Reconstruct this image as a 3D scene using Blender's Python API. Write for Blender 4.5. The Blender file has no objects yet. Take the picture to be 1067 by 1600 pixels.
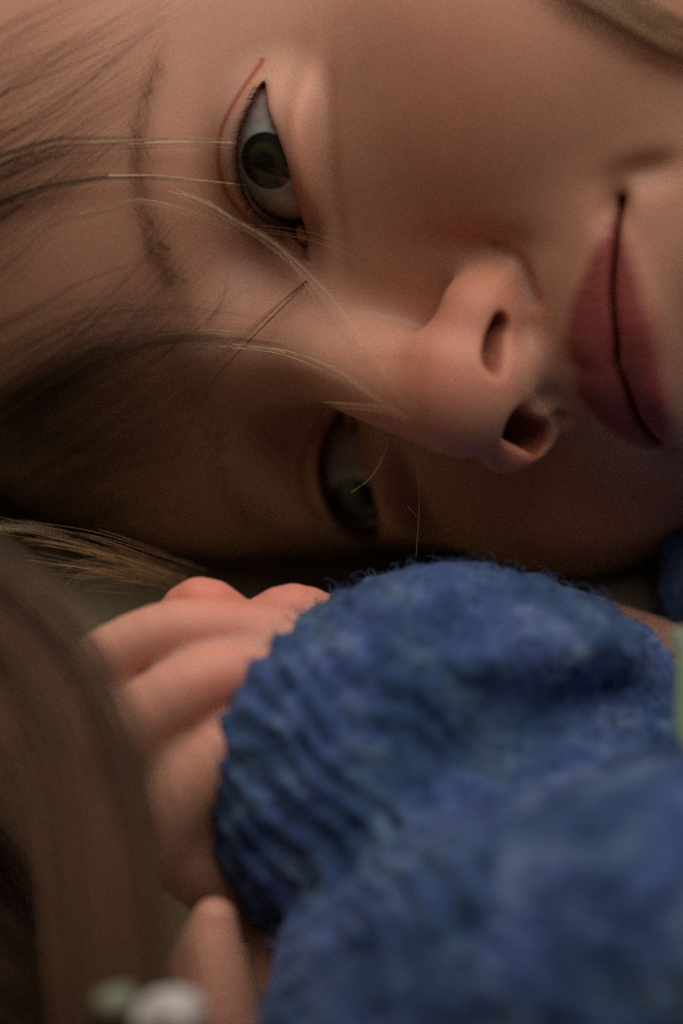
import bpy, math
import numpy as np
from mathutils import Matrix

C = bpy.context.scene.collection
rng = np.random.default_rng(7)

# ------------------------------------------------------------------ frame, camera, light
# Everything is modelled in centimetres in a bedside frame (x along the bed, y up, z away from the head)
# that is tipped PITCH degrees against the bed; W() turns it into world metres, bed top at z = 0.
PITCH = math.radians(35)
CP, SP = math.cos(PITCH), math.sin(PITCH)
BED = -4.75
VIEW = 50.0
WM = np.array([[1, 0, 0], [0, SP, -CP], [0, CP, SP]]) * 0.01
WO = np.array([0, 0, -BED * 0.01])


def W(p):
    return np.asarray(p, float) @ WM.T + WO


def look(loc, axes_from):
    m = Matrix.Identity(4)
    r = np.array(axes_from)
    for i in range(3):
        for j in range(3):
            m[i][j] = r[i][j]
        m[i][3] = loc[i]
    return m


cam = bpy.data.cameras.new('camera')
cam.sensor_fit = 'VERTICAL'
cam.sensor_height = 36.0
cam.lens = 112.5
cam.clip_start = 0.02
cam.clip_end = 20
cam.dof.use_dof = True
cam.dof.focus_distance = 0.485
cam.dof.aperture_fstop = 5.0
camo = bpy.data.objects.new('camera', cam)
C.objects.link(camo)
camo.matrix_world = look(W([0, 0, VIEW]), WM * 100)
bpy.context.scene.camera = camo

sc = bpy.context.scene
sc.view_settings.view_transform = 'Standard'
sc.view_settings.look = 'None'
sc.view_settings.gamma = 1.0
sc.view_settings.use_curve_mapping = False
sc.view_settings.exposure = 0.0
sc.cycles.use_denoising = False

world = bpy.data.worlds.new('room')
sc.world = world
world.use_nodes = True
world.node_tree.nodes['Background'].inputs[0].default_value = (1.0, 0.62, 0.34, 1)
world.node_tree.nodes['Background'].inputs[1].default_value = 0.065


def area(name, pos, target, sx, sy, power, col):
    l = bpy.data.lights.new(name, 'AREA')
    l.shape = 'RECTANGLE'
    l.size, l.size_y = sx, sy
    l.energy = power
    l.color = col
    o = bpy.data.objects.new(name, l)
    C.objects.link(o)
    a, b = W(pos), W(target)
    from mathutils import Vector
    o.location = a
    o.rotation_euler = Vector(b - a).to_track_quat('-Z', 'Y').to_euler()
    return o


area('window_light', [10, 76, 42], [0, 3, 0], 1.2, 0.9, 11.2, (1.0, 0.88, 0.82))


# ------------------------------------------------------------------ materials
def mat(name):
    m = bpy.data.materials.new(name)
    m.use_nodes = True
    nt = m.node_tree
    return m, nt, nt.nodes['Principled BSDF']


def node(nt, t, **kw):
    n = nt.nodes.new(t)
    for k, v in kw.items():
        if k.startswith('i_'):
            n.inputs[k[2:].replace('_', ' ')].default_value = v
        else:
            setattr(n, k, v)
    return n


def ramp(nt, fac, stops):
    r = nt.nodes.new('ShaderNodeValToRGB')
    while len(r.color_ramp.elements) < len(stops):
        r.color_ramp.elements.new(0.5)
    for e, (p, c) in zip(r.color_ramp.elements, stops):
        e.position = p
        e.color = (*c, 1)
    nt.links.new(fac, r.inputs[0])
    return r.outputs[0]


def skin_material():
    m, nt, b = mat('skin')
    tc = node(nt, 'ShaderNodeTexCoord')
    at = node(nt, 'ShaderNodeVertexColor', layer_name='tone')
    n1 = node(nt, 'ShaderNodeTexNoise', i_Scale=90.0, i_Detail=4.0)
    n2 = node(nt, 'ShaderNodeTexNoise', i_Scale=1500.0, i_Detail=3.0)
    for n in (n1, n2):
        nt.links.new(tc.outputs['Object'], n.inputs['Vector'])
    mx = node(nt, 'ShaderNodeMix', data_type='RGBA', blend_type='MULTIPLY')
    mx.inputs[0].default_value = 1.0
    nt.links.new(at.outputs[0], mx.inputs[6])
    nt.links.new(ramp(nt, n1.outputs[0], [(0.3, (0.92, 0.88, 0.87)), (0.7, (1.0, 1.0, 1.0))]), mx.inputs[7])
    nt.links.new(mx.outputs[2], b.inputs['Base Color'])
    b.inputs['Roughness'].default_value = 0.5
    b.inputs['Specular IOR Level'].default_value = 0.35
    b.inputs['Subsurface Weight'].default_value = 1.0
    b.inputs['Subsurface Radius'].default_value = (1.0, 0.45, 0.28)
    b.inputs['Subsurface Scale'].default_value = 0.005
    bp = node(nt, 'ShaderNodeBump', i_Strength=0.25, i_Distance=0.0002)
    nt.links.new(n2.outputs[0], bp.inputs['Height'])
    nt.links.new(bp.outputs[0], b.inputs['Normal'])
    return m


def simple(name, col, rough=0.6, spec=0.4, noise=None, col2=None, sheen=0.0):
    m, nt, b = mat(name)
    b.inputs['Roughness'].default_value = rough
    b.inputs['Specular IOR Level'].default_value = spec
    b.inputs['Base Color'].default_value = (*col, 1)
    if sheen:
        b.inputs['Sheen Weight'].default_value = sheen
        b.inputs['Sheen Roughness'].default_value = 0.5
    if noise:
        tc = node(nt, 'ShaderNodeTexCoord')
        n = node(nt, 'ShaderNodeTexNoise', i_Scale=noise, i_Detail=5.0)
        nt.links.new(tc.outputs['Object'], n.inputs['Vector'])
        nt.links.new(ramp(nt, n.outputs[0], [(0.35, col), (0.65, col2)]), b.inputs['Base Color'])
    return m


def hair_material(name, dark, light, rough=0.38, spec=0.6):
    m, nt, b = mat(name)
    at = node(nt, 'ShaderNodeVertexColor', layer_name='shade')
    sp = node(nt, 'ShaderNodeSeparateColor')
    nt.links.new(at.outputs[0], sp.inputs[0])
    nt.links.new(ramp(nt, sp.outputs[0], [(0.0, dark), (1.0, light)]), b.inputs['Base Color'])
    b.inputs['Roughness'].default_value = rough
    b.inputs['Specular IOR Level'].default_value = spec
    return m


def eye_material():
    m, nt, b = mat('eyeball')
    tc = node(nt, 'ShaderNodeTexCoord')           # object space: gaze runs along +z, centimetres / 100
    sep = node(nt, 'ShaderNodeSeparateXYZ')
    nt.links.new(tc.outputs['Object'], sep.inputs[0])
    cx = node(nt, 'ShaderNodeCombineXYZ')
    nt.links.new(sep.outputs[0], cx.inputs[0])
    nt.links.new(sep.outputs[1], cx.inputs[1])
    ln = node(nt, 'ShaderNodeVectorMath', operation='LENGTH')
    nt.links.new(cx.outputs[0], ln.inputs[0])
    sc_ = node(nt, 'ShaderNodeMath', operation='MULTIPLY')
    nt.links.new(ln.outputs['Value'], sc_.inputs[0])
    sc_.inputs[1].default_value = 100.0           # radius in cm
    front = node(nt, 'ShaderNodeMath', operation='LESS_THAN')
    nt.links.new(sep.outputs[2], front.inputs[0])
    front.inputs[1].default_value = 0.0
    add = node(nt, 'ShaderNodeMath', operation='ADD')
    nt.links.new(sc_.outputs[0], add.inputs[0])
    nt.links.new(front.outputs[0], add.inputs[1])
    col = ramp(nt, add.outputs[0], [(0.0, (0.002, 0.002, 0.002)), (0.14, (0.002, 0.002, 0.002)), (0.18, (0.02, 0.017, 0.006)),
                                    (0.26, (0.035, 0.034, 0.012)), (0.33, (0.008, 0.01, 0.01)), (0.43, (0.006, 0.008, 0.009)), (0.47, (0.36, 0.38, 0.35)), (1.0, (0.34, 0.24, 0.2))])  # wide dark iris rim, the upper lid's shadow put into the colour
    wv = node(nt, 'ShaderNodeTexNoise', i_Scale=900.0, i_Detail=3.0)
    nt.links.new(tc.outputs['Object'], wv.inputs['Vector'])
    mx = node(nt, 'ShaderNodeMix', data_type='RGBA', blend_type='MULTIPLY')
    mx.inputs[0].default_value = 0.5
    nt.links.new(col, mx.inputs[6])
    nt.links.new(ramp(nt, wv.outputs[0], [(0.3, (0.5, 0.5, 0.5)), (0.7, (1, 1, 1))]), mx.inputs[7])
    nt.links.new(mx.outputs[2], b.inputs['Base Color'])
    b.inputs['Roughness'].default_value = 0.25
    b.inputs['Coat Weight'].default_value = 0.5
    b.inputs['Coat Roughness'].default_value = 0.06
    return m


def knit_material():
    m, nt, b = mat('blue_wool')
    tc = node(nt, 'ShaderNodeTexCoord')
    n1 = node(nt, 'ShaderNodeTexNoise', i_Scale=130.0, i_Detail=3.0)
    n2 = node(nt, 'ShaderNodeTexNoise', i_Scale=700.0, i_Detail=3.0)
    n3 = node(nt, 'ShaderNodeTexNoise', i_Scale=75.0, i_Detail=2.0)
    for n in (n1, n2, n3):
        nt.links.new(tc.outputs['Object'], n.inputs['Vector'])
    c1 = ramp(nt, n1.outputs[0], [(0.3, (0.035, 0.065, 0.17)), (0.5, (0.06, 0.105, 0.25)), (0.74, (0.15, 0.21, 0.33))])
    mx = node(nt, 'ShaderNodeMix', data_type='RGBA', blend_type='MULTIPLY')
    mx.inputs[0].default_value = 0.7
    nt.links.new(c1, mx.inputs[6])
    nt.links.new(ramp(nt, n2.outputs[0], [(0.3, (0.35, 0.38, 0.5)), (0.7, (1, 1, 1))]), mx.inputs[7])
    mx2 = node(nt, 'ShaderNodeMix', data_type='RGBA')
    nt.links.new(ramp(nt, n3.outputs[0], [(0.4, (0, 0, 0)), (0.6, (1, 1, 1))]), mx2.inputs[0])
    nt.links.new(mx.outputs[2], mx2.inputs[6])
    mx3 = node(nt, 'ShaderNodeMix', data_type='RGBA', blend_type='MULTIPLY')
    mx3.inputs[0].default_value = 1.0
    nt.links.new(mx.outputs[2], mx3.inputs[6])
    mx3.inputs[7].default_value = (0.62, 0.78, 0.72, 1)
    nt.links.new(mx3.outputs[2], mx2.inputs[7])
    nt.links.new(mx2.outputs[2], b.inputs['Base Color'])
    b.inputs['Roughness'].default_value = 0.95
    b.inputs['Specular IOR Level'].default_value = 0.1
    b.inputs['Sheen Weight'].default_value = 0.25
    b.inputs['Sheen Tint'].default_value = (0.5, 0.65, 1.0, 1)
    bp = node(nt, 'ShaderNodeBump', i_Strength=0.8, i_Distance=0.0008)
    nt.links.new(n2.outputs[0], bp.inputs['Height'])
    nt.links.new(bp.outputs[0], b.inputs['Normal'])
    return m


SKIN = skin_material()
EYE = eye_material()
WOOL = knit_material()
HAIR = hair_material('brown_hair', (0.022, 0.011, 0.005), (0.20, 0.115, 0.055))
SHADED = hair_material('warm_brown_hair', (0.04, 0.024, 0.014), (0.30, 0.17, 0.10), 0.5, 0.15)
GOLD = hair_material('golden_brown_hair', (0.11, 0.055, 0.02), (0.5, 0.3, 0.15))
FINE = hair_material('fine_lit_blond_hair', (0.22, 0.14, 0.07), (0.85, 0.65, 0.40), 0.3)  # light caught by the brown-blond strands is put into this pale colour
LASH = simple('dark_lash', (0.01, 0.007, 0.005), 0.5)
BLANKET = simple('olive_blanket', (0.19, 0.16, 0.09), 0.95, 0.1, 120.0, (0.26, 0.22, 0.13), sheen=0.1)
GREEN = simple('pale_green_cotton', (0.14, 0.20, 0.14), 0.9, 0.1, 300.0, (0.19, 0.25, 0.18))
WHITE = simple('white_cotton', (0.36, 0.35, 0.34), 0.9, 0.1, 300.0, (0.48, 0.46, 0.44))
PALE = simple('sage_cotton', (0.16, 0.18, 0.12), 0.9, 0.1, 300.0, (0.2, 0.22, 0.15))


# ------------------------------------------------------------------ field modelling helpers
def smin(a, b, k):
    h = np.clip(0.5 + 0.5 * (b - a) / k, 0, 1)
    return b + (a - b) * h - k * h * (1 - h)


def smax(a, b, k):
    return -smin(-a, -b, k)


def ell(p, c, r):
    q = (p - np.array(c)) / np.array(r)
    k0 = np.sqrt((q * q).sum(1)) + 1e-9
    k1 = np.sqrt(((q / np.array(r)) ** 2).sum(1)) + 1e-9
    return k0 * (k0 - 1) / k1


def sph(p, c, r):
    return np.sqrt(((p - np.array(c)) ** 2).sum(1)) - r


def spline(pts, n=6):
    """Catmull-Rom through pts (any number of columns)."""
    P = np.array(pts, float)
    P = np.vstack([2 * P[0] - P[1], P, 2 * P[-1] - P[-2]])
    out = []
    for i in range(1, len(P) - 2):
        for t in np.linspace(0, 1, n, endpoint=False):
            a, b, c, d = P[i - 1], P[i], P[i + 1], P[i + 2]
            out.append(0.5 * (2 * b + (c - a) * t + (2 * a - 5 * b + 4 * c - d) * t * t + (3 * b - a - 3 * c + d) * t ** 3))
    out.append(P[-2])
    return np.array(out)


def chain(p, pts, n=4):
    """Swept round body: pts rows are x, y, z, radius."""
    S = spline(pts, n) if len(pts) > 2 else np.array(pts, float)
    d = None
    for a, b in zip(S[:-1], S[1:]):
        ab = b[:3] - a[:3]
        t = np.clip(((p - a[:3]) @ ab) / (ab @ ab + 1e-9), 0, 1)
        q = p - a[:3] - t[:, None] * ab
        e = np.sqrt((q * q).sum(1)) - (a[3] + (b[3] - a[3]) * t)
        d = e if d is None else np.minimum(d, e)
    return d


def bump(p, c, r, amp):
    q = (p - np.array(c)) / np.array(r)
    return amp * np.exp(-(q * q).sum(1))


def vnoise(p, seed=0):
    """Smooth lattice noise in -1..1."""
    i = np.floor(p).astype(np.int64)
    f = p - i
    u = f * f * (3 - 2 * f)
    r = np.zeros(len(p))
    for dx in (0, 1):
        for dy in (0, 1):
            for dz in (0, 1):
                h = (i[:, 0] + dx) * 374761393 + (i[:, 1] + dy) * 668265263 + (i[:, 2] + dz) * 2147483647 + seed * 974711
                h = (h ^ (h >> 13)) * 1274126177 & 0x7fffffff
                h = (h ^ (h >> 16)) & 0xffff
                w = (u[:, 0] if dx else 1 - u[:, 0]) * (u[:, 1] if dy else 1 - u[:, 1]) * (u[:, 2] if dz else 1 - u[:, 2])
                r += w * (h / 32767.5 - 1)
    return r


def run(f, p, step=400000):
    return np.concatenate([f(p[i:i + step]) for i in range(0, len(p), step)]) if len(p) else np.zeros(0)


def surface(f, X, Y, Z, B=6, lip=1.5):
    """Quad surface of the zero level of f over a rectilinear grid; returns vertices, quads."""
    X, Y, Z = [np.asarray(a, float) for a in (X, Y, Z)]
    n = [len(X), len(Y), len(Z)]
    nb = [-(-k // B) for k in n]
    ci = [np.minimum(np.arange(b) * B + B // 2, k - 1) for b, k in zip(nb, n)]
    G = np.stack(np.meshgrid(X[ci[0]], Y[ci[1]], Z[ci[2]], indexing='ij'), -1).reshape(-1, 3)
    cv = run(f, G).reshape(nb)
    half = []
    for A, k, b in zip((X, Y, Z), n, nb):
        lo = A[np.minimum(np.arange(b) * B, k - 1)]
        hi = A[np.minimum(np.arange(b) * B + B, k - 1)]
        half.append((hi - lo) * 0.62 + 0.02)
    diag = np.sqrt(half[0][:, None, None] ** 2 + half[1][None, :, None] ** 2 + half[2][None, None, :] ** 2)
    keep = np.abs(cv) < diag * lip
    up = lambda a: a.repeat(B, 0).repeat(B, 1).repeat(B, 2)[:n[0], :n[1], :n[2]]
    V = up(cv).astype(np.float32)
    ix = np.nonzero(up(keep))
    V[ix] = run(f, np.stack([X[ix[0]], Y[ix[1]], Z[ix[2]]], 1))
    S = V < 0
    s8 = [S[a:n[0] - 1 + a, b:n[1] - 1 + b, c:n[2] - 1 + c] for a in (0, 1) for b in (0, 1) for c in (0, 1)]
    cnt = sum(s.astype(np.int8) for s in s8)
    act = (cnt > 0) & (cnt < 8)
    ai = np.array(np.nonzero(act)).T
    idm = np.full(act.shape, -1, np.int64)
    idm[act] = np.arange(len(ai))
    pos = np.zeros((len(ai), 3))
    num = np.zeros(len(ai))
    cor = [(a, b, c) for a in (0, 1) for b in (0, 1) for c in (0, 1)]
    val = {c: V[ai[:, 0] + c[0], ai[:, 1] + c[1], ai[:, 2] + c[2]] for c in cor}
    for c0 in cor:
        for ax in range(3):
            if c0[ax]:
                continue
            c1 = tuple(1 if k == ax else c0[k] for k in range(3))
            a, b = val[c0], val[c1]
            m = (a < 0) != (b < 0)
            t = np.where(m, a / np.where(m, a - b, 1), 0)
            q = np.array(c0, float)[None] + np.zeros((len(ai), 3))
            q[:, ax] = t
            pos += q * m[:, None]
            num += m
    pos /= num[:, None]
    out = np.empty_like(pos)
    for k, A in enumerate((X, Y, Z)):
        out[:, k] = A[ai[:, k]] + pos[:, k] * (A[ai[:, k] + 1] - A[ai[:, k]])
    Q = []
    for ax in range(3):
        o = [k for k in range(3) if k != ax]
        sl0 = [slice(1, -1)] * 3
        sl0[ax] = slice(0, n[ax] - 1)
        sl1 = list(sl0)
        sl1[ax] = slice(1, n[ax])
        A0, A1 = S[tuple(sl0)], S[tuple(sl1)]
        for flip in (False, True):
            e = np.array(np.nonzero((A0 & ~A1) if not flip else (~A0 & A1))).T
            e[:, o[0]] += 1
            e[:, o[1]] += 1
            q = []
            for (u, v) in ((1, 1), (0, 1), (0, 0), (1, 0)):
                w = e.copy()
                w[:, o[0]] -= u
                w[:, o[1]] -= v
                q.append(idm[w[:, 0], w[:, 1], w[:, 2]])
            q = np.stack(q, 1)
            if flip != (ax == 1):
                q = q[:, ::-1]
            Q.append(q)
    Q = np.concatenate(Q)
    Q = Q[(Q >= 0).all(1)]
    for _ in range(2):                       # settle the vertices onto the field
        g, v = gradient(f, out)
        gg = (g * g).sum(1) + 1e-6
        out -= np.clip(v / gg, -0.05, 0.05)[:, None] * g
    return out, Q


def gradient(f, p, e=0.01):
    v = run(f, p)
    g = np.stack([(run(f, p + np.eye(3)[k] * e) - v) / e for k in range(3)], 1)
    return g, v


def lin(*seg):
    """Grid line positions: (start, end, step) pieces joined."""
    return np.unique(np.round(np.concatenate([np.arange(a, b, s) for a, b, s in seg] + [[seg[-1][1]]]), 4))


def link(name, verts, faces, material, parent=None, smooth=True, local=None):
    """verts already world metres; local = 4x4 object matrix."""
    me = bpy.data.meshes.new(name)
    verts = np.asarray(verts, float)
    if local is not None:
        inv = np.array(local.inverted())
        verts = verts @ inv[:3, :3].T + inv[:3, 3]
    faces = np.asarray(faces)
    k = faces.shape[1]
    me.vertices.add(len(verts))
    me.vertices.foreach_set('co', verts.astype(np.float32).ravel())
    me.loops.add(len(faces) * k)
    me.loops.foreach_set('vertex_index', faces.astype(np.int32).ravel())
    me.polygons.add(len(faces))
    me.polygons.foreach_set('loop_start', np.arange(0, len(faces) * k, k, dtype=np.int32))
    me.polygons.foreach_set('use_smooth', np.full(len(faces), smooth))
    me.update(calc_edges=True)
    me.validate()
    me.materials.append(material)
    o = bpy.data.objects.new(name, me)
    C.objects.link(o)
    if local is not None:
        o.matrix_world = local
    if parent is not None:
        o.parent = parent
        o.matrix_parent_inverse = parent.matrix_world.inverted()
    return o


def colour(o, name, cols):
    a = o.data.color_attributes.new(name, 'FLOAT_COLOR', 'POINT')
    c = np.ones((len(cols), 4), np.float32)
    c[:, :3] = cols
    a.data.foreach_set('color', c.ravel())


def tag(o, label=None, cat=None, group=None, kind=None):
    for k, v in (('label', label), ('category', cat), ('group', group), ('kind', kind)):
        if v:
            o[k] = v


# ------------------------------------------------------------------ the head
# head frame: x towards the upper (lit) side of the face, y to the crown, z out of the face, centimetres
HR = np.array([[-0.22856113, -0.89670997, -0.37903962], [0.85830529, -0.00186945, -0.51313598], [0.45942556, -0.44261465, 0.7700782]])
HT = np.array([-0.285, 2.7475, 0.0])


def to_head(p):
    return (p - HT) @ HR


def from_head(p):
    return np.asarray(p, float) @ HR.T + HT


EYES = ((np.array([2.80, 0.2, -1.15]), 1), (np.array([-2.80, 0.2, -1.15]), -1))
ER = 1.20
# margin curves of the lids, lateral distance from the nose -> height
UP = np.array([(1.2, -0.12), (1.36, 0.04), (1.65, 0.34), (2.09, 0.60), (2.55, 0.68), (2.98, 0.66), (3.31, 0.60), (3.56, 0.52), (3.82, 0.38), (4.04, 0.26), (4.22, -0.15)])
LO = np.array([(1.2, 0.12), (1.36, 0.02), (1.60, -0.03), (1.82, -0.04), (2.35, -0.17), (2.97, -0.22), (3.42, -0.10), (3.72, 0.06), (4.04, 0.25), (4.22, 0.65)])
CREASE = [(1.7, 0.62, 0.0), (1.95, 0.86, 0.1), (2.42, 1.07, 0.2), (2.95, 1.08, 0.2), (3.4, 0.98, 0.05), (3.8, 0.74, -0.3), (4.2, 0.42, -0.75)]


def curve_at(c, x):
    S = spline(c, 8)
    return np.interp(x, S[:, 0], S[:, 1])


def slotted(p, a, b, r0, top):
    """Nostril passage: capsule in the base plane of the nose, narrowing upwards."""
    q = p[:, [0, 2]]
    lift = np.clip((p[:, 1] + 3.9) / 1.6, 0, 1)
    a, b = np.array(a), np.array(b)
    ab = b - a
    w = q - a + np.stack([0 * lift, 0.75 * lift], 1)
    t = np.clip((w @ ab) / (ab @ ab), 0, 1)
    d = np.sqrt(((w - t[:, None] * ab) ** 2).sum(1)) - r0 * (1 - 0.45 * lift)
    return np.maximum(d, np.maximum(p[:, 1] - top, -4.45 - p[:, 1]))


def nostril(p):
    return np.minimum(slotted(p, (0.87, 1.56), (0.54, 2.10), 0.175, -2.5),
                      slotted(p, (-1.10, 1.40), (-0.55, 1.98), 0.26, -2.5))


WING = ((np.array([0.95, -3.32, 1.0]), (0.58, 0.60, 0.82)), (np.array([-1.10, -3.42, 1.0]), (0.76, 0.70, 0.90)))


MOUTH = np.array([(0, -5.30), (0.5, -5.37), (1.05, -5.36), (1.65, -5.42), (2.1, -5.42), (2.6, -5.6)])


def head_field(p):
    x, y, z = p.T
    s = np.stack([np.abs(x), y, z], 1)
    f = ell(p, (0, 4.2, -8.2), (7.3, 8.2, 9.3))
    f = smin(f, ell(p, (0, -1.5, -6.3), (6.5, 6.5, 6.9)), 1.5)
    f = smin(f, ell(p, (0.15, -5.6, -3.9), (4.1, 3.6, 4.4)), 1.6)
    f = smin(f, ell(p, (-2.95, -2.75, -2.9), (2.5, 2.5, 2.9)), 1.3)
    f = smin(f, ell(p, (3.6, -3.9, -2.75), (2.7, 3.1, 3.0)), 1.3)           # full cheeks
    f -= bump(p, (2.6, -3.0, -0.2), (1.6, 1.9, 1.6), 0.42)
    f = smin(f, ell(p, (0, -4.9, -1.6), (2.7, 2.2, 2.75)), 1.0)            # muzzle
    f = smin(f, ell(p, (0, -7.9, -1.0), (1.9, 1.3, 1.7)), 1.0)             # chin
    # sockets, bridge root
    f += bump(s, (1.75, 0.35, 0.0), (0.9, 1.0, 1.2), 0.55)
    f -= bump(p, (-3.4, 1.25, 0.0), (0.9, 0.5, 1.0), 0.34)
    f += bump(p, (-1.9, 0.95, 0.2), (0.6, 0.5, 1.0), 0.2)
    f += bump(s, (3.0, 0.45, 0.2), (1.7, 0.9, 1.2), 0.35)
    f -= bump(s, (2.9, 1.9, 0.5), (2.0, 0.6, 1.0), 0.12)                   # brow
    # eyelids over the globe
    lid = sph(s, EYES[0][0], ER + 0.16)
    f = smin(f, lid, 0.35)
    f -= bump(s, (3.1, -0.46, 0.0), (1.25, 0.20, 1.0), 0.16)                 # soft roll under the lower lid
    f += bump(s, (2.9, -0.84, 0.0), (1.4, 0.17, 1.0), 0.11)
    cr = chain(s, [(a, b, c + 0.14, 0.10) for a, b, c in CREASE], 3)
    # nose
    nose = chain(p, [(0, 1.4, 0.2, 0.8), (0, 0.1, 0.4, 0.72), (0, -1.2, 1.2, 0.70), (0, -2.3, 1.75, 0.78), (0, -3.0, 1.85, 0.92)], 4)
    f = smin(f, nose, 0.75)
    f = smin(f, ell(p, (0, -3.08, 1.75), (1.05, 0.86, 0.88)), 0.3)
    for wc, wr in WING:
        f = smin(f, ell(p, wc, wr), 0.35)
    d2 = chain(np.stack([s[:, 0], y, 0 * z], 1), [(1.66, -3.45, 0, 0), (1.45, -3.88, 0, 0), (0.95, -4.12, 0, 0)], 3)
    f += 0.08 * np.exp(-(d2 / 0.12) ** 2) * (z > -0.4)
    f = smin(f, chain(p, [(0, -3.3, 1.9, 0.38), (0, -3.75, 1.2, 0.3), (0, -4.0, 0.8, 0.3)], 3), 0.45)
    f += bump(s, (1.75, -3.35, 0.7), (0.28, 0.75, 0.9), 0.16)              # crease round the wing
    f += bump(p, (1.25, -3.95, 0.9), (0.5, 0.2, 0.6), 0.10)
    nos = nostril(p)
    f = smax(f, -nos, 0.14)
    # philtrum and lips
    f += bump(p, (0, -4.5, 1.3), (0.3, 0.4, 0.8), 0.035)
    ul = chain(s, [(0, -4.98, 0.98, 0.31), (0.4, -4.92, 0.96, 0.33), (0.95, -5.05, 0.75, 0.29), (1.5, -5.25, 0.38, 0.2), (1.95, -5.38, -0.05, 0.1)], 3)
    ll = chain(s, [(0, -5.60, 0.92, 0.36), (0.55, -5.62, 0.86, 0.37), (1.1, -5.58, 0.6, 0.31), (1.6, -5.5, 0.25, 0.22), (2.0, -5.44, -0.08, 0.1)], 3)
    f = smin(f, ul, 0.25)
    f = smin(f, ll, 0.25)
    f += bump(p, (0, -6.35, 1.0), (1.3, 0.3, 0.8), 0.26)                   # fold under the lower lip
    f += bump(s, (2.1, -5.42, 0.1), (0.28, 0.22, 0.7), 0.28)               # mouth corner
    f += bump(s, (2.5, -5.75, -0.2), (0.25, 0.5, 0.8), 0.20)
    m = curve_at(MOUTH, s[:, 0])
    slot = np.maximum(np.abs(s[:, 1] - m) - 0.05, -0.33 - f)
    slot = np.maximum(np.maximum(slot, s[:, 0] - 2.15), -0.6 - z)
    f = smax(f, -slot, 0.13)
    # crease above the lid, then the opening
    f = smax(f, -cr, 0.09)
    up = curve_at(UP, s[:, 0])
    lo = curve_at(LO, s[:, 0])
    op = np.maximum(s[:, 1] - up, lo - s[:, 1]) * 0.9
    op = np.maximum(op, -1.05 - z)
    op = np.maximum(op, np.maximum(s[:, 0] - 4.2, 1.25 - s[:, 0]))
    f = smax(f, -op, 0.07)
    f = smax(f, -sph(s, EYES[0][0], ER + 0.005), 0.03)
    return f


def mixc(base, col, w):
    w = np.clip(w, 0, 1)[:, None]
    return base * (1 - w) + np.array(col) * w


def head_tone(h):
    """Skin pigment over the head, with shade painted into the lid crease."""
    s = h.copy()
    s[:, 0] = np.abs(s[:, 0])
    c = np.tile(np.array([0.56, 0.32, 0.22]), (len(h), 1))
    g = lambda ce, r, a: a * np.exp(-(((s - np.array(ce)) / np.array(r)) ** 2).sum(1))
    c = mixc(c, (0.60, 0.24, 0.16), g((3.0, -3.0, 0), (2.2, 1.8, 3), 0.45))
    c = mixc(c, (0.60, 0.23, 0.15), g((0.5, -2.9, 2), (1.3, 1.0, 2), 0.6))
    c = mixc(c, (0.50, 0.20, 0.13), g((1.2, -3.4, 1), (0.6, 0.6, 1), 0.5))
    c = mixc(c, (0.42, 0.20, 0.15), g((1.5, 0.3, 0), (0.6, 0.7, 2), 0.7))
    c = mixc(c, (0.52, 0.34, 0.30), g((3.2, 0.8, 0), (1.0, 0.25, 2), 0.7))
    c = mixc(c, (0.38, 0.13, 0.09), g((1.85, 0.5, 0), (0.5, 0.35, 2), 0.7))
    # lid rims
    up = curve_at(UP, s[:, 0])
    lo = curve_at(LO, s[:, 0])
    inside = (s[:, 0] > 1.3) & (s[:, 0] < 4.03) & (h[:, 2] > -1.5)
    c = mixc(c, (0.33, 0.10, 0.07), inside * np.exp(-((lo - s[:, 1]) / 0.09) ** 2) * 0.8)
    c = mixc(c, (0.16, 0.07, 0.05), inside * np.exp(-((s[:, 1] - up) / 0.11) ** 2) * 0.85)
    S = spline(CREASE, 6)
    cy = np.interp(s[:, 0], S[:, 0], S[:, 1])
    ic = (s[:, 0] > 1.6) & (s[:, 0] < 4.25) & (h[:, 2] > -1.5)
    c = mixc(c, (0.36, 0.10, 0.05), ic * np.exp(-((s[:, 1] - cy) / 0.06) ** 2) * 0.95)  # red lid crease, its shade deepened in the colour
    # brow
    bl = np.interp(s[:, 0], [0.9, 1.6, 2.5, 3.4, 4.4], [1.8, 2.02, 2.3, 2.4, 2.2])
    bw = (s[:, 0] > 0.7) & (s[:, 0] < 4.8) & (h[:, 2] > -3)
    c = mixc(c, (0.26, 0.13, 0.07), bw * np.exp(-((s[:, 1] - bl) / 0.2) ** 2) * np.clip((4.8 - s[:, 0]) / 1.5, 0, 1) * np.where(h[:, 0] > 0, 0.4, 0.15))
    # lips
    ut = np.interp(s[:, 0], [0, 0.38, 0.95, 1.5, 2.0], [-4.66, -4.56, -4.74, -5.05, -5.40])
    lb = np.interp(s[:, 0], [0, 0.6, 1.2, 1.7, 2.0], [-5.98, -5.96, -5.80, -5.60, -5.46])
    e = np.minimum(ut - s[:, 1], s[:, 1] - lb)
    lip = np.clip(e / 0.24 + 0.5, 0, 1) * (s[:, 0] < 2.1) * (h[:, 2] > -1)
    st = 0.96 + 0.04 * np.sin(s[:, 0] * 40 + 3 * np.sin(s[:, 1] * 5))
    c = mixc(c, (0.24, 0.038, 0.04), lip * 0.92 * st)
    # nostril lining
    n = nostril(h)
    c = mixc(c, (0.30, 0.09, 0.05), np.clip(1 - n / 0.08, 0, 1) * 0.8)
    return c


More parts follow.
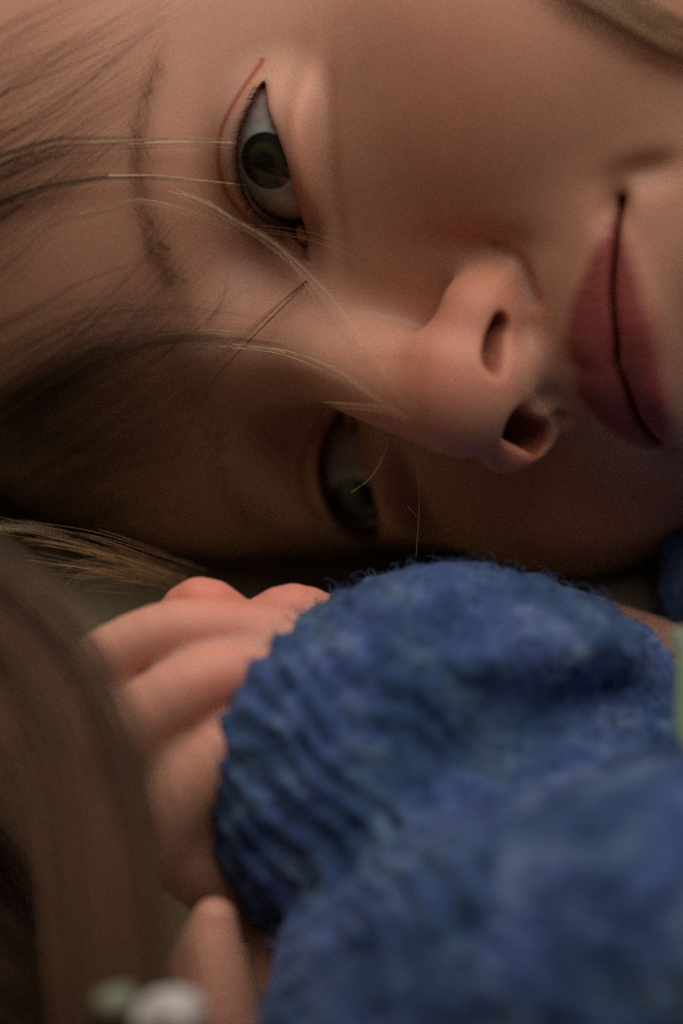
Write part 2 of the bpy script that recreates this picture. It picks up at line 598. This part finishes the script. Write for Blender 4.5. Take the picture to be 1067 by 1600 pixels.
# ------------------------------------------------------------------ hands and arms (bedside frame)
FINGERS = [
    [(540, 1010, 2.2, .60), (458, 958, 2.4, .44), (385, 985, 2.5, .42), (312, 948, 2.6, .44), (250, 1010, 2.2, .38)],
    [(500, 1060, 3.0, .70), (410, 1005, 3.3, .52), (280, 990, 3.6, .50), (150, 1040, 3.5, .46), (60, 1110, 3.2, .40)],
    [(480, 1110, 3.3, .70), (375, 1060, 3.9, .52), (270, 1090, 4.2, .52), (150, 1190, 4.0, .48), (80, 1290, 3.6, .42)],
    [(450, 1190, 3.2, .70), (385, 1160, 4.1, .56), (310, 1215, 4.3, .54), (240, 1310, 4.0, .50), (180, 1420, 3.5, .42)],
]


def P3(px, py, z):
    """Point at depth z of the bedside frame that appears at the given place of the photograph."""
    d = VIEW - z
    return np.array([(px - 533.5) / 5000 * d, -(py - 800) / 5000 * d, z])


def path(rows):
    return [(*P3(a, b, z), r) for a, b, z, r in rows]


def hand_field(p):
    f = ell(p, P3(430, 1130, 3.0), (1.3, 1.3, 0.8))
    for i, r in enumerate(FINGERS):
        f = smin(f, chain(p, path(r), 4), 0.16 if i else 0.2)
    f = smin(f, chain(p, path([(350, 1020, 3.0, .6), (270, 1110, 3.5, .6), (290, 1220, 3.7, .8), (295, 1320, 3.5, .7), (400, 1400, 3.0, .7)]), 3), 0.2)
    f = smin(f, chain(p, path([(300, 1010, 3.0, .5), (190, 1080, 3.4, .5), (150, 1180, 3.6, .5)]), 3), 0.15)
    th = chain(p, path([(450, 1230, 3.0, .8), (480, 1500, 3.2, .8), (420, 1750, 3.8, .8)]), 4)
    th2 = chain(p, path([(335, 1438, 4.6, .32), (326, 1510, 4.5, .56), (330, 1600, 4.2, .85), (420, 1750, 3.8, .8)]), 4)
    f = smin(f, smin(th, th2, 0.15), 0.2)
    f = smin(f, chain(p, path([(430, 1120, 3.0, 1.2), (700, 1200, 2.8, 1.4), (1000, 1330, 2.6, 1.8)]), 3), 0.5)
    return f


def far_hand_field(p):
    f = chain(p, path([(1130, 1060, -0.6, .65), (1040, 1020, -0.5, .52), (975, 990, -0.4, .42), (905, 962, -0.4, .36), (840, 950, -0.4, .33)]), 4)
    f = smin(f, chain(p, path([(1130, 1070, -0.2, .65), (1030, 1075, 0.0, .5), (950, 1050, 0.1, .42), (880, 1040, 0.1, .36)]), 4), 0.15)
    f = smin(f, chain(p, path([(1150, 1050, -0.8, .7), (1300, 990, -2, 1.3), (1700, 900, -6, 2.2)]), 3), 0.4)
    return f


def trunk_field(p):
    f = chain(p, path([(1250, 420, -7.5, 3.0), (1500, 480, -8, 3.3), (1850, 560, -9, 5.0)]), 3)
    f = smin(f, ell(p, P3(2300, 640, -9), (7, 5.5, 5)), 2.0)
    return f


person = bpy.data.objects.new('person', None)
C.objects.link(person)
person.location = W(P3(700, 900, -6))
bpy.context.view_layer.update()
tag(person, 'child lying on one side with face turned to the viewer, in a fuzzy blue sweater', 'person')

hv, hq = surface(head_field, lin((-8.5, -5, .14), (-5, 5.3, .05), (5.3, 8.5, .14)), lin((-10.5, -7.2, .12), (-7.2, 3, .05), (3, 13.5, .12)),
                 lin((-18.5, -4, .25), (-4, -1.6, .09), (-1.6, 3.2, .05)))
tone = head_tone(hv)
parts_v, parts_q, parts_c = [from_head(hv)], [hq], [tone]


def hand_tone(v):
    c = np.tile(np.array([0.54, 0.30, 0.215]), (len(v), 1))
    for (a, b, z, r) in [(305, 925, 2.6, .8), (455, 940, 2.4, .8), (360, 1090, 4.3, .7), (330, 960, 3.3, .9)]:
        d = ((v - P3(a, b, z)) ** 2).sum(1)
        c = mixc(c, (0.62, 0.20, 0.15), 0.6 * np.exp(-d / r ** 2))
    return c


def add_part(f, X, Y, Z, tonef):
    v, q = surface(f, X, Y, Z)
    parts_q.append(q + sum(len(a) for a in parts_v))
    parts_v.append(v)
    parts_c.append(tonef(v))


add_part(hand_field, lin((-6.5, 1, .07), (1, 7, .2)), lin((-12, -8, .12), (-8, -.5, .07)), lin((0, 6.3, .07)), hand_tone)
add_part(far_hand_field, lin((2, 6, .07), (6, 16, .25)), lin((-4.5, 2.5, .08)), lin((-9.5, -2, .25), (-2, 1.2, .07)), hand_tone)
add_part(trunk_field, lin((3, 32, .4)), lin((-9, 12, .4)), lin((-18, 0, .4)), hand_tone)
body = link('body', W(np.concatenate(parts_v)), np.concatenate(parts_q), SKIN, person)
colour(body, 'tone', np.concatenate(parts_c))
tag(body, 'bare skin of face and hands')


# ------------------------------------------------------------------ eyes
def eyeball(centre, sd):
    nu, nv = 48, 32
    v, q = [(0, 0, 0)], []
    for i in range(nv + 1):
        th = math.pi * i / nv
        for j in range(nu):
            ph = 2 * math.pi * j / nu
            r = ER
            rho = r * math.sin(th)
            zz = r * math.cos(th)
            if zz > 0:
                zz += 0.06 * math.exp(-(rho / 0.42) ** 2)       # cornea
            v.append((rho * math.cos(ph), rho * math.sin(ph), zz))
    v = np.array(v[1:])
    for i in range(nv):
        for j in range(nu):
            k = (j + 1) % nu
            q.append((i * nu + j, (i + 1) * nu + j, (i + 1) * nu + k, i * nu + k))
    g = np.array([0.19 * sd, -0.02, 1.0])                       # the gaze, a little outwards
    g /= np.linalg.norm(g)
    ux = np.cross([0, 1, 0], g)
    ux /= np.linalg.norm(ux)
    G = np.stack([ux, np.cross(g, ux), g], 1)
    w = W(from_head(v @ G.T + centre))
    ax = WM @ HR @ G * 100
    return w, np.array(q), look(W(from_head(centre)), ax)


for ce, sd in EYES:
    w, q, m = eyeball(ce, sd)
    e = link('eye', w, q, EYE, person, local=m)
    tag(e, 'green-brown eye catching the light' if sd > 0 else 'eye in deep shadow beyond the nose')
    # pink corner of the eye
    v, q = surface(lambda p: chain(p, [(1.42 * sd, 0.05, -0.42, 0.09), (1.58 * sd, 0.08, -0.36, 0.12), (1.72 * sd, 0.1, -0.33, 0.05)], 3),
                   np.arange(-0.4, 0.4, .025) + 1.55 * sd, np.arange(-0.25, 0.4, .025), np.arange(-0.7, 0, .025))
    c = link('tear_duct', W(from_head(v)), q, SKIN, person)
    colour(c, 'tone', np.tile([0.42, 0.12, 0.09], (len(v), 1)))


# ------------------------------------------------------------------ hair helpers
def strands(name, lines, r0, material, parent, taper=0.35, shades=None):
    """lines: (n, k, 3) in the bedside frame; three-sided tubes in one mesh."""
    L = np.asarray(lines, float)
    n, k, _ = L.shape
    t = np.gradient(L, axis=1)
    t /= np.linalg.norm(t, axis=2, keepdims=True) + 1e-9
    ref = np.array([0.3, 0.2, 1.0])
    a = np.cross(t, ref)
    a /= np.linalg.norm(a, axis=2, keepdims=True) + 1e-9
    b = np.cross(t, a)
    r0 = np.broadcast_to(np.asarray(r0, float), (n,))
    rad = r0[:, None] * (1 - (1 - taper) * np.linspace(0, 1, k)[None])
    ring = [L + rad[..., None] * (math.cos(w) * a + math.sin(w) * b) for w in (0, 2.0944, 4.1888)]
    v = np.stack(ring, 2).reshape(-1, 3)
    i = np.arange(n)[:, None, None] * k * 3
    j = np.arange(k - 1)[None, :, None] * 3
    s = np.arange(3)[None, None]
    s2 = (s + 1) % 3
    q = np.stack([i + j + s, i + j + s2, i + j + 3 + s2, i + j + 3 + s], -1).reshape(-1, 4)
    o = link(name, W(v), q, material, parent)
    sh = rng.random(n) if shades is None else np.broadcast_to(shades, (n,))
    colour(o, 'shade', np.repeat(sh, k * 3)[:, None] * np.ones(3))
    return o


def body_field(p):
    return head_field(to_head(p))


def sweep(L):
    return np.concatenate(L)
# depth of the face seen across the bed, sampled once
GX, GY = np.arange(-300, 1500, 10.0), np.arange(-600, 1000, 10.0)
gx, gy = np.meshgrid(GX, GY, indexing='ij')


def depth_map(n=26):
    dx, dy = (gx.ravel() - 533.5) / 5000, -(gy.ravel() - 800) / 5000
    d = np.stack([dx, dy, -np.ones_like(dx)], 1)
    t = np.full(len(dx), 45.0)
    for _ in range(n):
        f = body_field(np.array([0, 0, VIEW]) + d * t[:, None])
        t = np.clip(t + np.clip(f * 0.85, -1, 2.5), 42, 58)
    return t.reshape(gx.shape)


DM = depth_map()


def drape(px, py, lift):
    px, py = np.asarray(px, float), np.asarray(py, float)
    n, k = px.shape
    u = np.clip((px - GX[0]) / 10, 0, len(GX) - 1.001)
    v = np.clip((py - GY[0]) / 10, 0, len(GY) - 1.001)
    i, j = u.astype(int), v.astype(int)
    a, b = u - i, v - j
    t = DM[i, j] * (1 - a) * (1 - b) + DM[i + 1, j] * a * (1 - b) + DM[i, j + 1] * (1 - a) * b + DM[i + 1, j + 1] * a * b
    for _ in range(4):                       # hair bridges the hollows
        e = np.concatenate([t[:, :1], t, t[:, -1:]], 1)
        t = np.minimum(t, (e[:, :-2] + e[:, 2:]) / 2)
    e = np.concatenate([t[:, :1], t, t[:, -1:]], 1)
    t = (e[:, :-2] + e[:, 2:] + t) / 3 - lift
    return np.stack([(px - 533.5) / 5000 * t, -(py - 800) / 5000 * t, VIEW - t], -1)


def lock(ctrl, n, wa, wb, lift=0.12, k=24, wob=0.0, lens=(0.0, 1.0), depth=None, rise=0.15):
    """n strands that follow ctrl over the head, or at a set depth; wa, wb are the spreads at both ends."""
    S = spline(ctrl, 10)
    seg = np.r_[0, np.cumsum(np.hypot(*np.diff(S[:, :2], axis=0).T))]
    u = seg / seg[-1]
    X, Y, L = [], [], []
    for i in range(n):
        o = rng.normal() * 0.5
        o2 = o * 0.7 + rng.normal() * 0.35
        a = rng.uniform(0, lens[0])
        b = rng.uniform(lens[1], 1.0)
        t = np.linspace(a, b, k)
        x, y = np.interp(t, u, S[:, 0]), np.interp(t, u, S[:, 1])
        tx, ty = np.gradient(x), np.gradient(y)
        nn = np.hypot(tx, ty) + 1e-9
        off = (o * wa) * (1 - t) + (o2 * wb) * t + wob * np.sin(t * rng.uniform(2, 6) + rng.uniform(0, 6))
        X.append(x - ty / nn * off)
        Y.append(y + tx / nn * off)
        L.append(np.full(k, lift + rise * rng.random()))
    X, Y, L = np.array(X), np.array(Y), np.array(L)
    if depth is None:
        return drape(X, Y, L)
    z = np.interp(np.linspace(0, 1, k), np.linspace(0, 1, len(np.atleast_1d(depth))), np.atleast_1d(depth))[None] + L * 3
    d = VIEW - z
    return np.stack([(X - 533.5) / 5000 * d, -(Y - 800) / 5000 * d, z], -1)


def fan(a0, a1, b0, b1, n, bend, lift, rise, jit=30, k=24):
    """n strands from the line a0-a1 to the line b0-b1, bowed by bend pixels."""
    a0, a1, b0, b1 = map(np.array, (a0, a1, b0, b1))
    u = rng.random(n)[:, None]
    A = a0 + (a1 - a0) * u + rng.normal(size=(n, 2)) * jit
    v = np.clip(u + rng.normal(size=(n, 1)) * 0.12, 0, 1)
    B = b0 + (b1 - b0) * v + rng.normal(size=(n, 2)) * jit * 0.5
    t = np.linspace(0, 1, k)[None, :, None]
    P = A[:, None] * (1 - t) + B[:, None] * t
    N = (B - A)[:, ::-1] * np.array([1, -1])
    N = N / np.linalg.norm(N, axis=1, keepdims=True)
    P = P + N[:, None] * (np.sin(t * math.pi) * (bend * rng.uniform(0.3, 1.3, n)[:, None, None]))
    return drape(P[..., 0], P[..., 1], lift + rise * rng.random((n, 1)))[:, ::-1]


# fine hair over brow, eye and nose, thinning to single strands
dark = [
    lock([(-40, 275), (75, 233), (140, 226), (253, 224), (375, 226)], 26, 34, 5, 0.15, lens=(0.1, 0.3)),
    lock([(-40, 330), (56, 294), (117, 283), (169, 276), (244, 277), (337, 287)], 26, 22, 5, 0.15, lens=(0.1, 0.3)),
    lock([(-40, 530), (70, 475), (112, 449), (164, 428), (206, 412)], 7, 12, 3, 0.2, lens=(0.1, 0.6)),
    lock([(-40, 440), (28, 390), (66, 355), (117, 337), (210, 325)], 7, 26, 10, 0.2, lens=(0.1, 0.5)),
    lock([(323, 508), (347, 470), (358, 428)], 3, 8, 4, 0.1),
    lock([(480, 440), (384, 536), (328, 600), (240, 760)], 6, 3, 50, 0.2),
    lock([(-40, 690), (84, 602), (155, 561), (225, 541), (281, 531), (347, 533), (450, 542)], 160, 46, 5, 0.2, lens=(0.15, 0.3), rise=0.5),
    lock([(-40, 640), (100, 545), (200, 512), (300, 505), (450, 515)], 26, 80, 24, 0.2, lens=(0.2, 0.4)),
    fan((290, -60), (220, 200), (-60, 130), (-60, 420), 60, 16, 0.06, 0.2, 22),
    fan((200, -40), (160, 60), (-60, 60), (-60, 260), 26, -12, 0.06, 0.2, 16),
    fan((260, 330), (400, 520), (-60, 620), (-60, 860), 70, 26, 0.06, 0.25, 20),
    fan((340, 545), (330, 800), (-60, 690), (-60, 860), 60, -20, 0.35, 0.3, 24),
]
dark = sweep(dark)
hair = strands('hair', dark, rng.uniform(0.0045, 0.008, len(dark)), HAIR, person, 0.15, rng.uniform(0.0, 0.45, len(dark)))
tag(hair, 'fine brown strands across brow and forehead')
mass = sweep([
    fan((330, 560), (270, 880), (-60, 660), (-60, 900), 230, -25, 0.05, 0.3, 34),
    fan((400, 600), (300, 860), (60, 760), (60, 900), 60, -15, 0.04, 0.3, 30),
    fan((180, 780), (220, 880), (-80, 820), (-80, 880), 200, -10, 0.1, 0.6, 22),
])
o = strands('temple_hair', mass, rng.uniform(0.004, 0.008, len(mass)), SHADED, person, 0.15, rng.uniform(0.15, 0.8, len(mass)))
tag(o, 'dense dark brown hair over the shaded temple')
n = 6000
phi = np.radians(rng.uniform(-35, 215, n))
th0 = np.radians(39 + 26 * np.abs(np.cos(phi)) + rng.normal(size=n) * 2)
t = np.linspace(0, 1, 22)[None]
th = th0[:, None] + t * np.radians(rng.uniform(60, 95, n))[:, None]
ph = phi[:, None] + np.radians(6) * np.sin(t * 3 + rng.uniform(0, 6, (n, 1))) * t
lf = (1.012 + 0.03 * rng.random((n, 1)) * np.sin(np.clip(t * 3, 0, 1.5)))[..., None]
cap = np.array([0, 4.2, -8.2]) + lf * np.stack([7.3 * np.sin(th) * np.cos(ph), 8.2 * np.sin(th) * np.sin(ph), 9.3 * np.cos(th)], -1)
o = strands('scalp_hair', from_head(cap), rng.uniform(0.012, 0.02, n), HAIR, person, 0.6, rng.uniform(0.0, 0.5, n))
lower = sweep([
    lock([(330, 925), (240, 890), (130, 850), (-40, 820)], 34, 30, 34, 0.0, depth=(-1.5, 0.0, 1.0), rise=0.3, lens=(0.25, 0.3)),
    lock([(300, 920), (220, 900), (130, 885), (30, 868)], 30, 24, 40, 0.0, depth=(-1.5, 0.0, 1.0), rise=0.3, lens=(0.3, 0.3)),
    lock([(270, 912), (200, 896), (125, 900), (90, 940)], 26, 14, 46, 0.0, depth=(-1.5, -0.5, 0.0), rise=0.3, lens=(0.3, 0.3)),
])
o = strands('hair_ends', lower, rng.uniform(0.005, 0.009, len(lower)), GOLD, person, 0.3, rng.uniform(0.0, 0.9, len(lower)))  # lighter brown carries the orange light falling on these ends
tag(o, 'brown hair ends above the knuckles, tinted for the orange light on them')
top = sweep([lock([(620, -520), (760, -220), (890, -50), (960, -8), (1010, 28), (1090, 66), (1300, 140)], 130, 60, 24, 0.05, rise=0.35),
             lock([(760, -480), (860, -200), (960, -60), (1010, -10), (1090, 20), (1300, 60)], 25, 40, 26, 0.15, rise=0.3)])
o = strands('cheek_hair', top, rng.uniform(0.005, 0.009, len(top)), GOLD, person, 0.8, rng.uniform(0.3, 1.0, len(top)))
tag(o, 'light brown lock crossing the cheek at the top right')
blond = [
    lock([(130, 226), (253, 224), (375, 226), (470, 242)], 4, 5, 10, 0.3, lens=(0.5, 0.9)),
    lock([(169, 276), (244, 277), (337, 287), (400, 293), (445, 280)], 3, 4, 8, 0.3),
    lock([(126, 339), (201, 320), (244, 322), (319, 346), (356, 358), (450, 369), (510, 385), (560, 410)], 4, 8, 10, 0.3),
    lock([(262, 297), (319, 318), (365, 346), (422, 376), (469, 419), (513, 462), (575, 546), (614, 608), (650, 656)], 5, 6, 8, 0.35, lens=(0.1, 0.7)),
    lock([(320, 318), (365, 350), (430, 388), (470, 440), (505, 500)], 2, 6, 6, 0.35),
    lock([(347, 533), (450, 545), (530, 575), (590, 615), (645, 650)], 9, 10, 16, 0.25, lens=(0.3, 0.8)),
    lock([(430, 630), (520, 632), (600, 640), (640, 655)], 5, 6, 8, 0.15),
    lock([(225, 485), (255, 470), (290, 462)], 2, 4, 6, 0.1),
]
blond += [lock([(130, 226), (253, 224), (375, 228), (470, 250)], 5, 24, 20, 0.25, lens=(0.4, 0.8)),
          lock([(250, 300), (340, 335), (420, 385), (500, 460), (590, 590), (640, 650)], 4, 14, 16, 0.3, lens=(0.3, 0.7)),
          lock([(225, 541), (281, 531), (347, 533), (450, 548), (560, 600), (640, 650)], 6, 22, 26, 0.3, lens=(0.4, 0.7))]
blond = sweep(blond)
o = strands('stray_hair', blond, rng.uniform(0.0045, 0.0065, len(blond)), FINE, person, 0.1, rng.uniform(0.2, 1.0, len(blond)))
tag(o, 'single blond strands with the caught light put into their colour')

for L in (
    lock([(560, 538), (650, 543), (735, 549), (790, 570), (840, 600)], 2, 4, 8, 0.15),
    lock([(810, 590), (845, 635), (873, 680)], 3, 8, 2, 0.15),
    lock([(940, 342), (950, 347), (962, 343)], 3, 6, 6, 0.06, rise=0.05),
    lock([(946, 370), (955, 366), (960, 374)], 2, 5, 5, 0.06, rise=0.05),
    lock([(-20, 735), (30, 745), (60, 765)], 3, 12, 8, 0.2),
    lock([(-20, 826), (60, 828), (130, 855), (190, 885)], 5, 10, 14, 0.0, depth=(-1.5, -2.0)),
):
    strands('stray_hair', L, 0.005, FINE, person, 0.2, 0.9)
for ctrl, dp in (([(606, 672), (602, 705), (580, 745), (548, 770)], (1.9, 1.5)), ([(648, 690), (655, 780), (650, 870)], (1.6, 1.2)),
                 ([(636, 790), (645, 800), (652, 808)], (1.5, 1.4))):
    strands('stray_hair', lock(ctrl, 1, 0, 0, 0.0, depth=dp), 0.004, FINE, person, 0.6, 1.0)

# eyebrow and lashes
def head_surface(x, y, z0=2.0):
    p = np.array([x, y, np.full(len(x), z0)]).T
    for _ in range(30):
        p[:, 2] -= head_field(p) * 0.8
    return p


for sd in (1, -1):
    n = 150 if sd > 0 else 60
    u = rng.random(n)
    x = (1.25 + 3.1 * u)
    y = np.interp(x, [0.9, 1.6, 2.5, 3.4, 4.4], [1.8, 2.02, 2.3, 2.4, 2.2]) + rng.normal(size=n) * 0.09
    p = head_surface(x * sd, y)
    k = 6
    t = np.linspace(0, 1, k)[None, :, None]
    dirn = np.stack([sd * (0.35 + 0.7 * u), 0.75 - 1.25 * u, 0.16 - 0.15 * u], 1) * rng.uniform(0.25, 0.55, (n, 1))
    L = p[:, None] + dirn[:, None] * t + np.array([0, 0, 0.08]) * np.sin(t * 3.14) + np.array([0, -0.1, -0.12]) * t * t
    o = strands('eyebrow', from_head(L), 0.0038, HAIR, person, 0.2, rng.uniform(0.1, 0.4, n))
    n = 230
    x = np.linspace(1.75, 4.0, n) + rng.normal(size=n) * 0.01
    y = curve_at(UP, x) + 0.02
    c = EYES[0][0]
    z = c[2] + np.sqrt(np.maximum((ER + 0.12) ** 2 - (x - c[0]) ** 2 - (y - c[1]) ** 2, 0.01))
    p = np.stack([x, y, z], 1)
    out = np.stack([(x - 2.8) * 0.35, np.full(n, -0.75), np.full(n, 0.45)], 1) * rng.uniform(0.25, 0.46, (n, 1))
    L = p[:, None] + out[:, None] * t + np.array([0, 0.16, 0.12]) * t * t
    L[..., 0] *= sd
    o = strands('eyelash', from_head(L), 0.0085, LASH, person, 0.3)
    o.name = 'eyelashes'



# ------------------------------------------------------------------ blanket (the bed the child lies on)
def sheet(name, fx, nx, ny, material):
    u, v = np.meshgrid(np.linspace(0, 1, nx), np.linspace(0, 1, ny), indexing='ij')
    P = fx(u.ravel(), v.ravel())
    i, j = np.meshgrid(np.arange(nx - 1), np.arange(ny - 1), indexing='ij')
    a = (i * ny + j).ravel()
    q = np.stack([a, a + ny, a + ny + 1, a + 1], 1)
    return link(name, P, q, material)


def bed(u, v):
    x = (u - 0.5) * 1.6 + 0.1
    y = (v - 0.5) * 1.5 + 0.1
    p = np.stack([x * 22, y * 22, 0 * x], 1)
    z = 0.003 * vnoise(p, 3) + 0.0014 * vnoise(p * 3.1, 4) - 0.004
    t = np.clip((y + 0.035) / 0.025, 0, 1)
    h = 0.013 + 0.017 * np.clip((x - 0.022) / 0.02, 0, 1) + 0.006 * np.clip((-0.02 - x) / 0.03, 0, 1)
    z += h * t * t * (3 - 2 * t)             # folded higher under the head
    return np.stack([x, y, z], 1)


b = sheet('blanket', bed, 400, 380, BLANKET)
tag(b, 'olive blanket spread under the head and hands', 'blanket')
sd = b.modifiers.new('thickness', 'SOLIDIFY')
sd.thickness = 0.012
sd.offset = -1


# ------------------------------------------------------------------ sweater
AXIS = np.array([0.72, -0.62, 0.0])


def above_bed(p, h):
    return (BED + h) - (p[:, 1] * CP + p[:, 2] * SP)


def sweater_field(p):
    a = chain(p, path([(592, 1225, 3.2, 2.70), (740, 1180, 3.2, 2.75), (950, 1295, 3.0, 2.65), (1300, 1660, 1.5, 3.0), (1700, 1500, -2, 4.0)]), 3)
    b = chain(p, path([(700, 1820, 4.4, 2.7), (730, 1610, 5.4, 2.85), (980, 1488, 6.4, 2.75), (1350, 1400, 6.0, 3.2), (1800, 1250, 2, 5)]), 3)
    f = smin(a, b, 0.5)
    far = chain(p, path([(1122, 880, -1.2, 0.85), (1130, 950, -0.8, 0.9), (1220, 930, -1.4, 1.5), (1450, 860, -4, 2.4), (1800, 800, -8, 4.0)]), 3)
    f = smin(f, far, 0.3)
    f = smin(f, ell(p, P3(2250, 800, -8), (8.5, 8, 6)), 2.0)
    f += bump(p, P3(945, 1112, 5.3), (1.6, 0.6, 2.4), 1.5)       # fold between the upper and lower sleeve
    f += bump(p, P3(760, 1190, 5.6), (0.9, 0.6, 1.5), 0.7)
    return f


def knit(p):
    f = sweater_field(p)
    near = np.clip((4.0 - p[:, 0] - 0.5 * p[:, 1] - 3.0) / 2.5, 0, 1) * (p[:, 0] < 2) * np.clip((p[:, 1] + 6.0) / 1.0, 0, 1)
    w = (p[:, 0] * 0.70 + p[:, 1] * 0.71) / 0.42 + 0.9 * vnoise(p * 0.9, 11)
    rib = np.sin(w * 2 * math.pi)
    st = vnoise(p * 2.4, 5) * 0.7 + vnoise(p * 5.3, 6) * 0.4
    return f - 0.047 * rib * near - st * 0.12 - 0.14 * vnoise(p * 0.8, 8)


def knit_flat(p):
    return smax(knit(p), above_bed(p, 0.05), 0.1)


sv, sq = surface(knit_flat, lin((-3.6, 7, .08), (7, 26, .3)), lin((-10, -0.5, .08), (-.5, 8, .2)), lin((-14, -2.6, .3), (-2.6, 9.6, .09)), lip=1.9)
sweater = link('sweater', W(sv), sq, WOOL, person)
tag(sweater, 'chunky blue wool sweater with ribbed cuffs')
m = (sv[:, 2] > -2.5) & (sv[:, 0] < 8)
pick = rng.choice(np.nonzero(m)[0], 7000)
g, _ = gradient(knit_flat, sv[pick], 0.02)
g /= np.linalg.norm(g, axis=1, keepdims=True)
n = len(pick)
t = np.linspace(0, 1, 6)[None, :, None]
ln = rng.uniform(0.08, 0.24, (n, 1, 1))
side = np.cross(g, rng.normal(size=(n, 3)))
side2 = np.cross(g, side)
F = sv[pick][:, None] - 0.02 * g[:, None] + ln * (g[:, None] * np.sin(t * 2.2) * 0.7 + side[:, None] * t * 0.8 + side2[:, None] * np.sin(t * 5) * 0.2)
fz = strands('wool_fuzz', F, rng.uniform(0.005, 0.011, n), WOOL, sweater, 0.4)
tag(fz, kind='stuff')

# hem of a pale green shirt beside the sleeve
u, v = np.meshgrid(np.linspace(0, 1, 30), np.linspace(0, 1, 40), indexing='ij')
sh = np.stack([4.50 + 2.2 * u + 0.05 * np.sin(v * 9) + 0.1 * v, -1.68 - 2.2 * v + 0.06 * np.sin(u * 8), 6.0 + 0.9 * v - 1.2 * u + 0.08 * np.sin(u * 14 + v * 3)], -1).reshape(-1, 3)
i, j = np.meshgrid(np.arange(29), np.arange(39), indexing='ij')
a = (i * 40 + j).ravel()
shirt = link('shirt', W(sh), np.stack([a, a + 40, a + 41, a + 1], 1), GREEN, person)
sd = shirt.modifiers.new('thickness', 'SOLIDIFY')
sd.thickness = 0.0015
tag(shirt, 'pale green cotton edge beside the sleeve')

# ------------------------------------------------------------------ hair falling in front of the hand
def clumps(L):
    q = L[:, L.shape[1] * 2 // 3]
    return np.clip(0.32 + 0.45 * vnoise(q * 1.5, 31) + rng.normal(size=len(L)) * 0.1, 0, 1)


front = sweep([
    lock([(-900, 420), (-640, 640), (-360, 780), (-190, 840), (-70, 920), (60, 1050), (140, 1230), (170, 1420), (200, 1680), (240, 1900)], 700, 70, 90, 0.0,
         k=34, depth=(-5, -1.5, 2.5, 4.6, 6.0, 7.0, 7.6, 8.0, 8.2, 7.6), rise=0.3, wob=6, lens=(0, 0.9)),
    lock([(-900, 460), (-600, 680), (-340, 800), (-150, 860), (0, 945), (110, 1090), (175, 1260), (200, 1450), (225, 1680), (280, 1860)], 420, 40, 40, 0.0,
         k=34, depth=(-5, -1.5, 2.5, 4.6, 5.8, 6.6, 7.0, 7.4, 7.8, 7.2), rise=0.3, wob=4, lens=(0, 0.88)),
    lock([(-900, 520), (-600, 760), (-340, 880), (-120, 980), (-10, 1130), (70, 1270), (160, 1430), (230, 1640), (300, 1800)], 420, 90, 36, 0.0,
         k=34, depth=(-5, -1, 3, 5.0, 6.4, 7.2, 7.6, 8.0, 7.4), rise=0.3, wob=4, lens=(0, 0.9)),
])
o = strands('hanging_hair', front, rng.uniform(0.012, 0.022, len(front)), SHADED, person, 0.7, clumps(front))
tag(o, 'long brown hair falling blurred in front of the hand')
low = sweep([
    lock([(-900, 600), (-560, 860), (-280, 1060), (-140, 1180), (30, 1370), (150, 1550), (230, 1740), (320, 1900)], 500, 110, 80, 0.0,
         k=30, depth=(-5, -1, 2.4, 3.6, 4.2, 4.6, 4.9, 4.6), rise=0.3, wob=4, lens=(0, 0.85)),  # dark lock added behind the others, standing in for shade in the gap
    lock([(-900, 700), (-600, 1000), (-320, 1280), (-120, 1440), (0, 1540), (90, 1620), (190, 1760), (260, 1900)], 700, 110, 90, 0.0,
         k=30, depth=(-5, -1, 3.0, 5.0, 5.8, 6.2, 6.4, 6.0), rise=0.3, wob=4, lens=(0, 0.85))])
o = strands('loose_hair', low, rng.uniform(0.012, 0.022, len(low)), SHADED, person, 0.7, rng.uniform(0.0, 0.4, len(low)))
tag(o, 'darker hair at the bottom left, partly added to stand for the shade in a gap')


# ------------------------------------------------------------------ fabric bobbles by the thumb
def scrap(name, ce, r, material, seed):
    c = P3(*ce)
    f = lambda p: ell(p, c, r) - 0.10 * vnoise(p * 2.6, seed) - 0.04 * vnoise(p * 6, seed + 1)
    v, q = surface(f, np.arange(c[0] - r[0] - .3, c[0] + r[0] + .3, .06), np.arange(c[1] - r[1] - .3, c[1] + r[1] + .3, .06), np.arange(c[2] - r[2] - .3, c[2] + r[2] + .3, .06))
    return link(name, W(v), q, material)


o = scrap('fabric_bobble', (262, 1590, 9.2), (0.46, 0.31, 0.35), WHITE, 21)
tag(o, 'blurred white fabric bobble at the bottom edge beside the thumb', 'cloth')
o = scrap('fabric_bobble', (183, 1569, 9.2), (0.22, 0.18, 0.2), PALE, 23)
tag(o, 'small blurred sage green fabric bobble left of the white one', 'cloth')
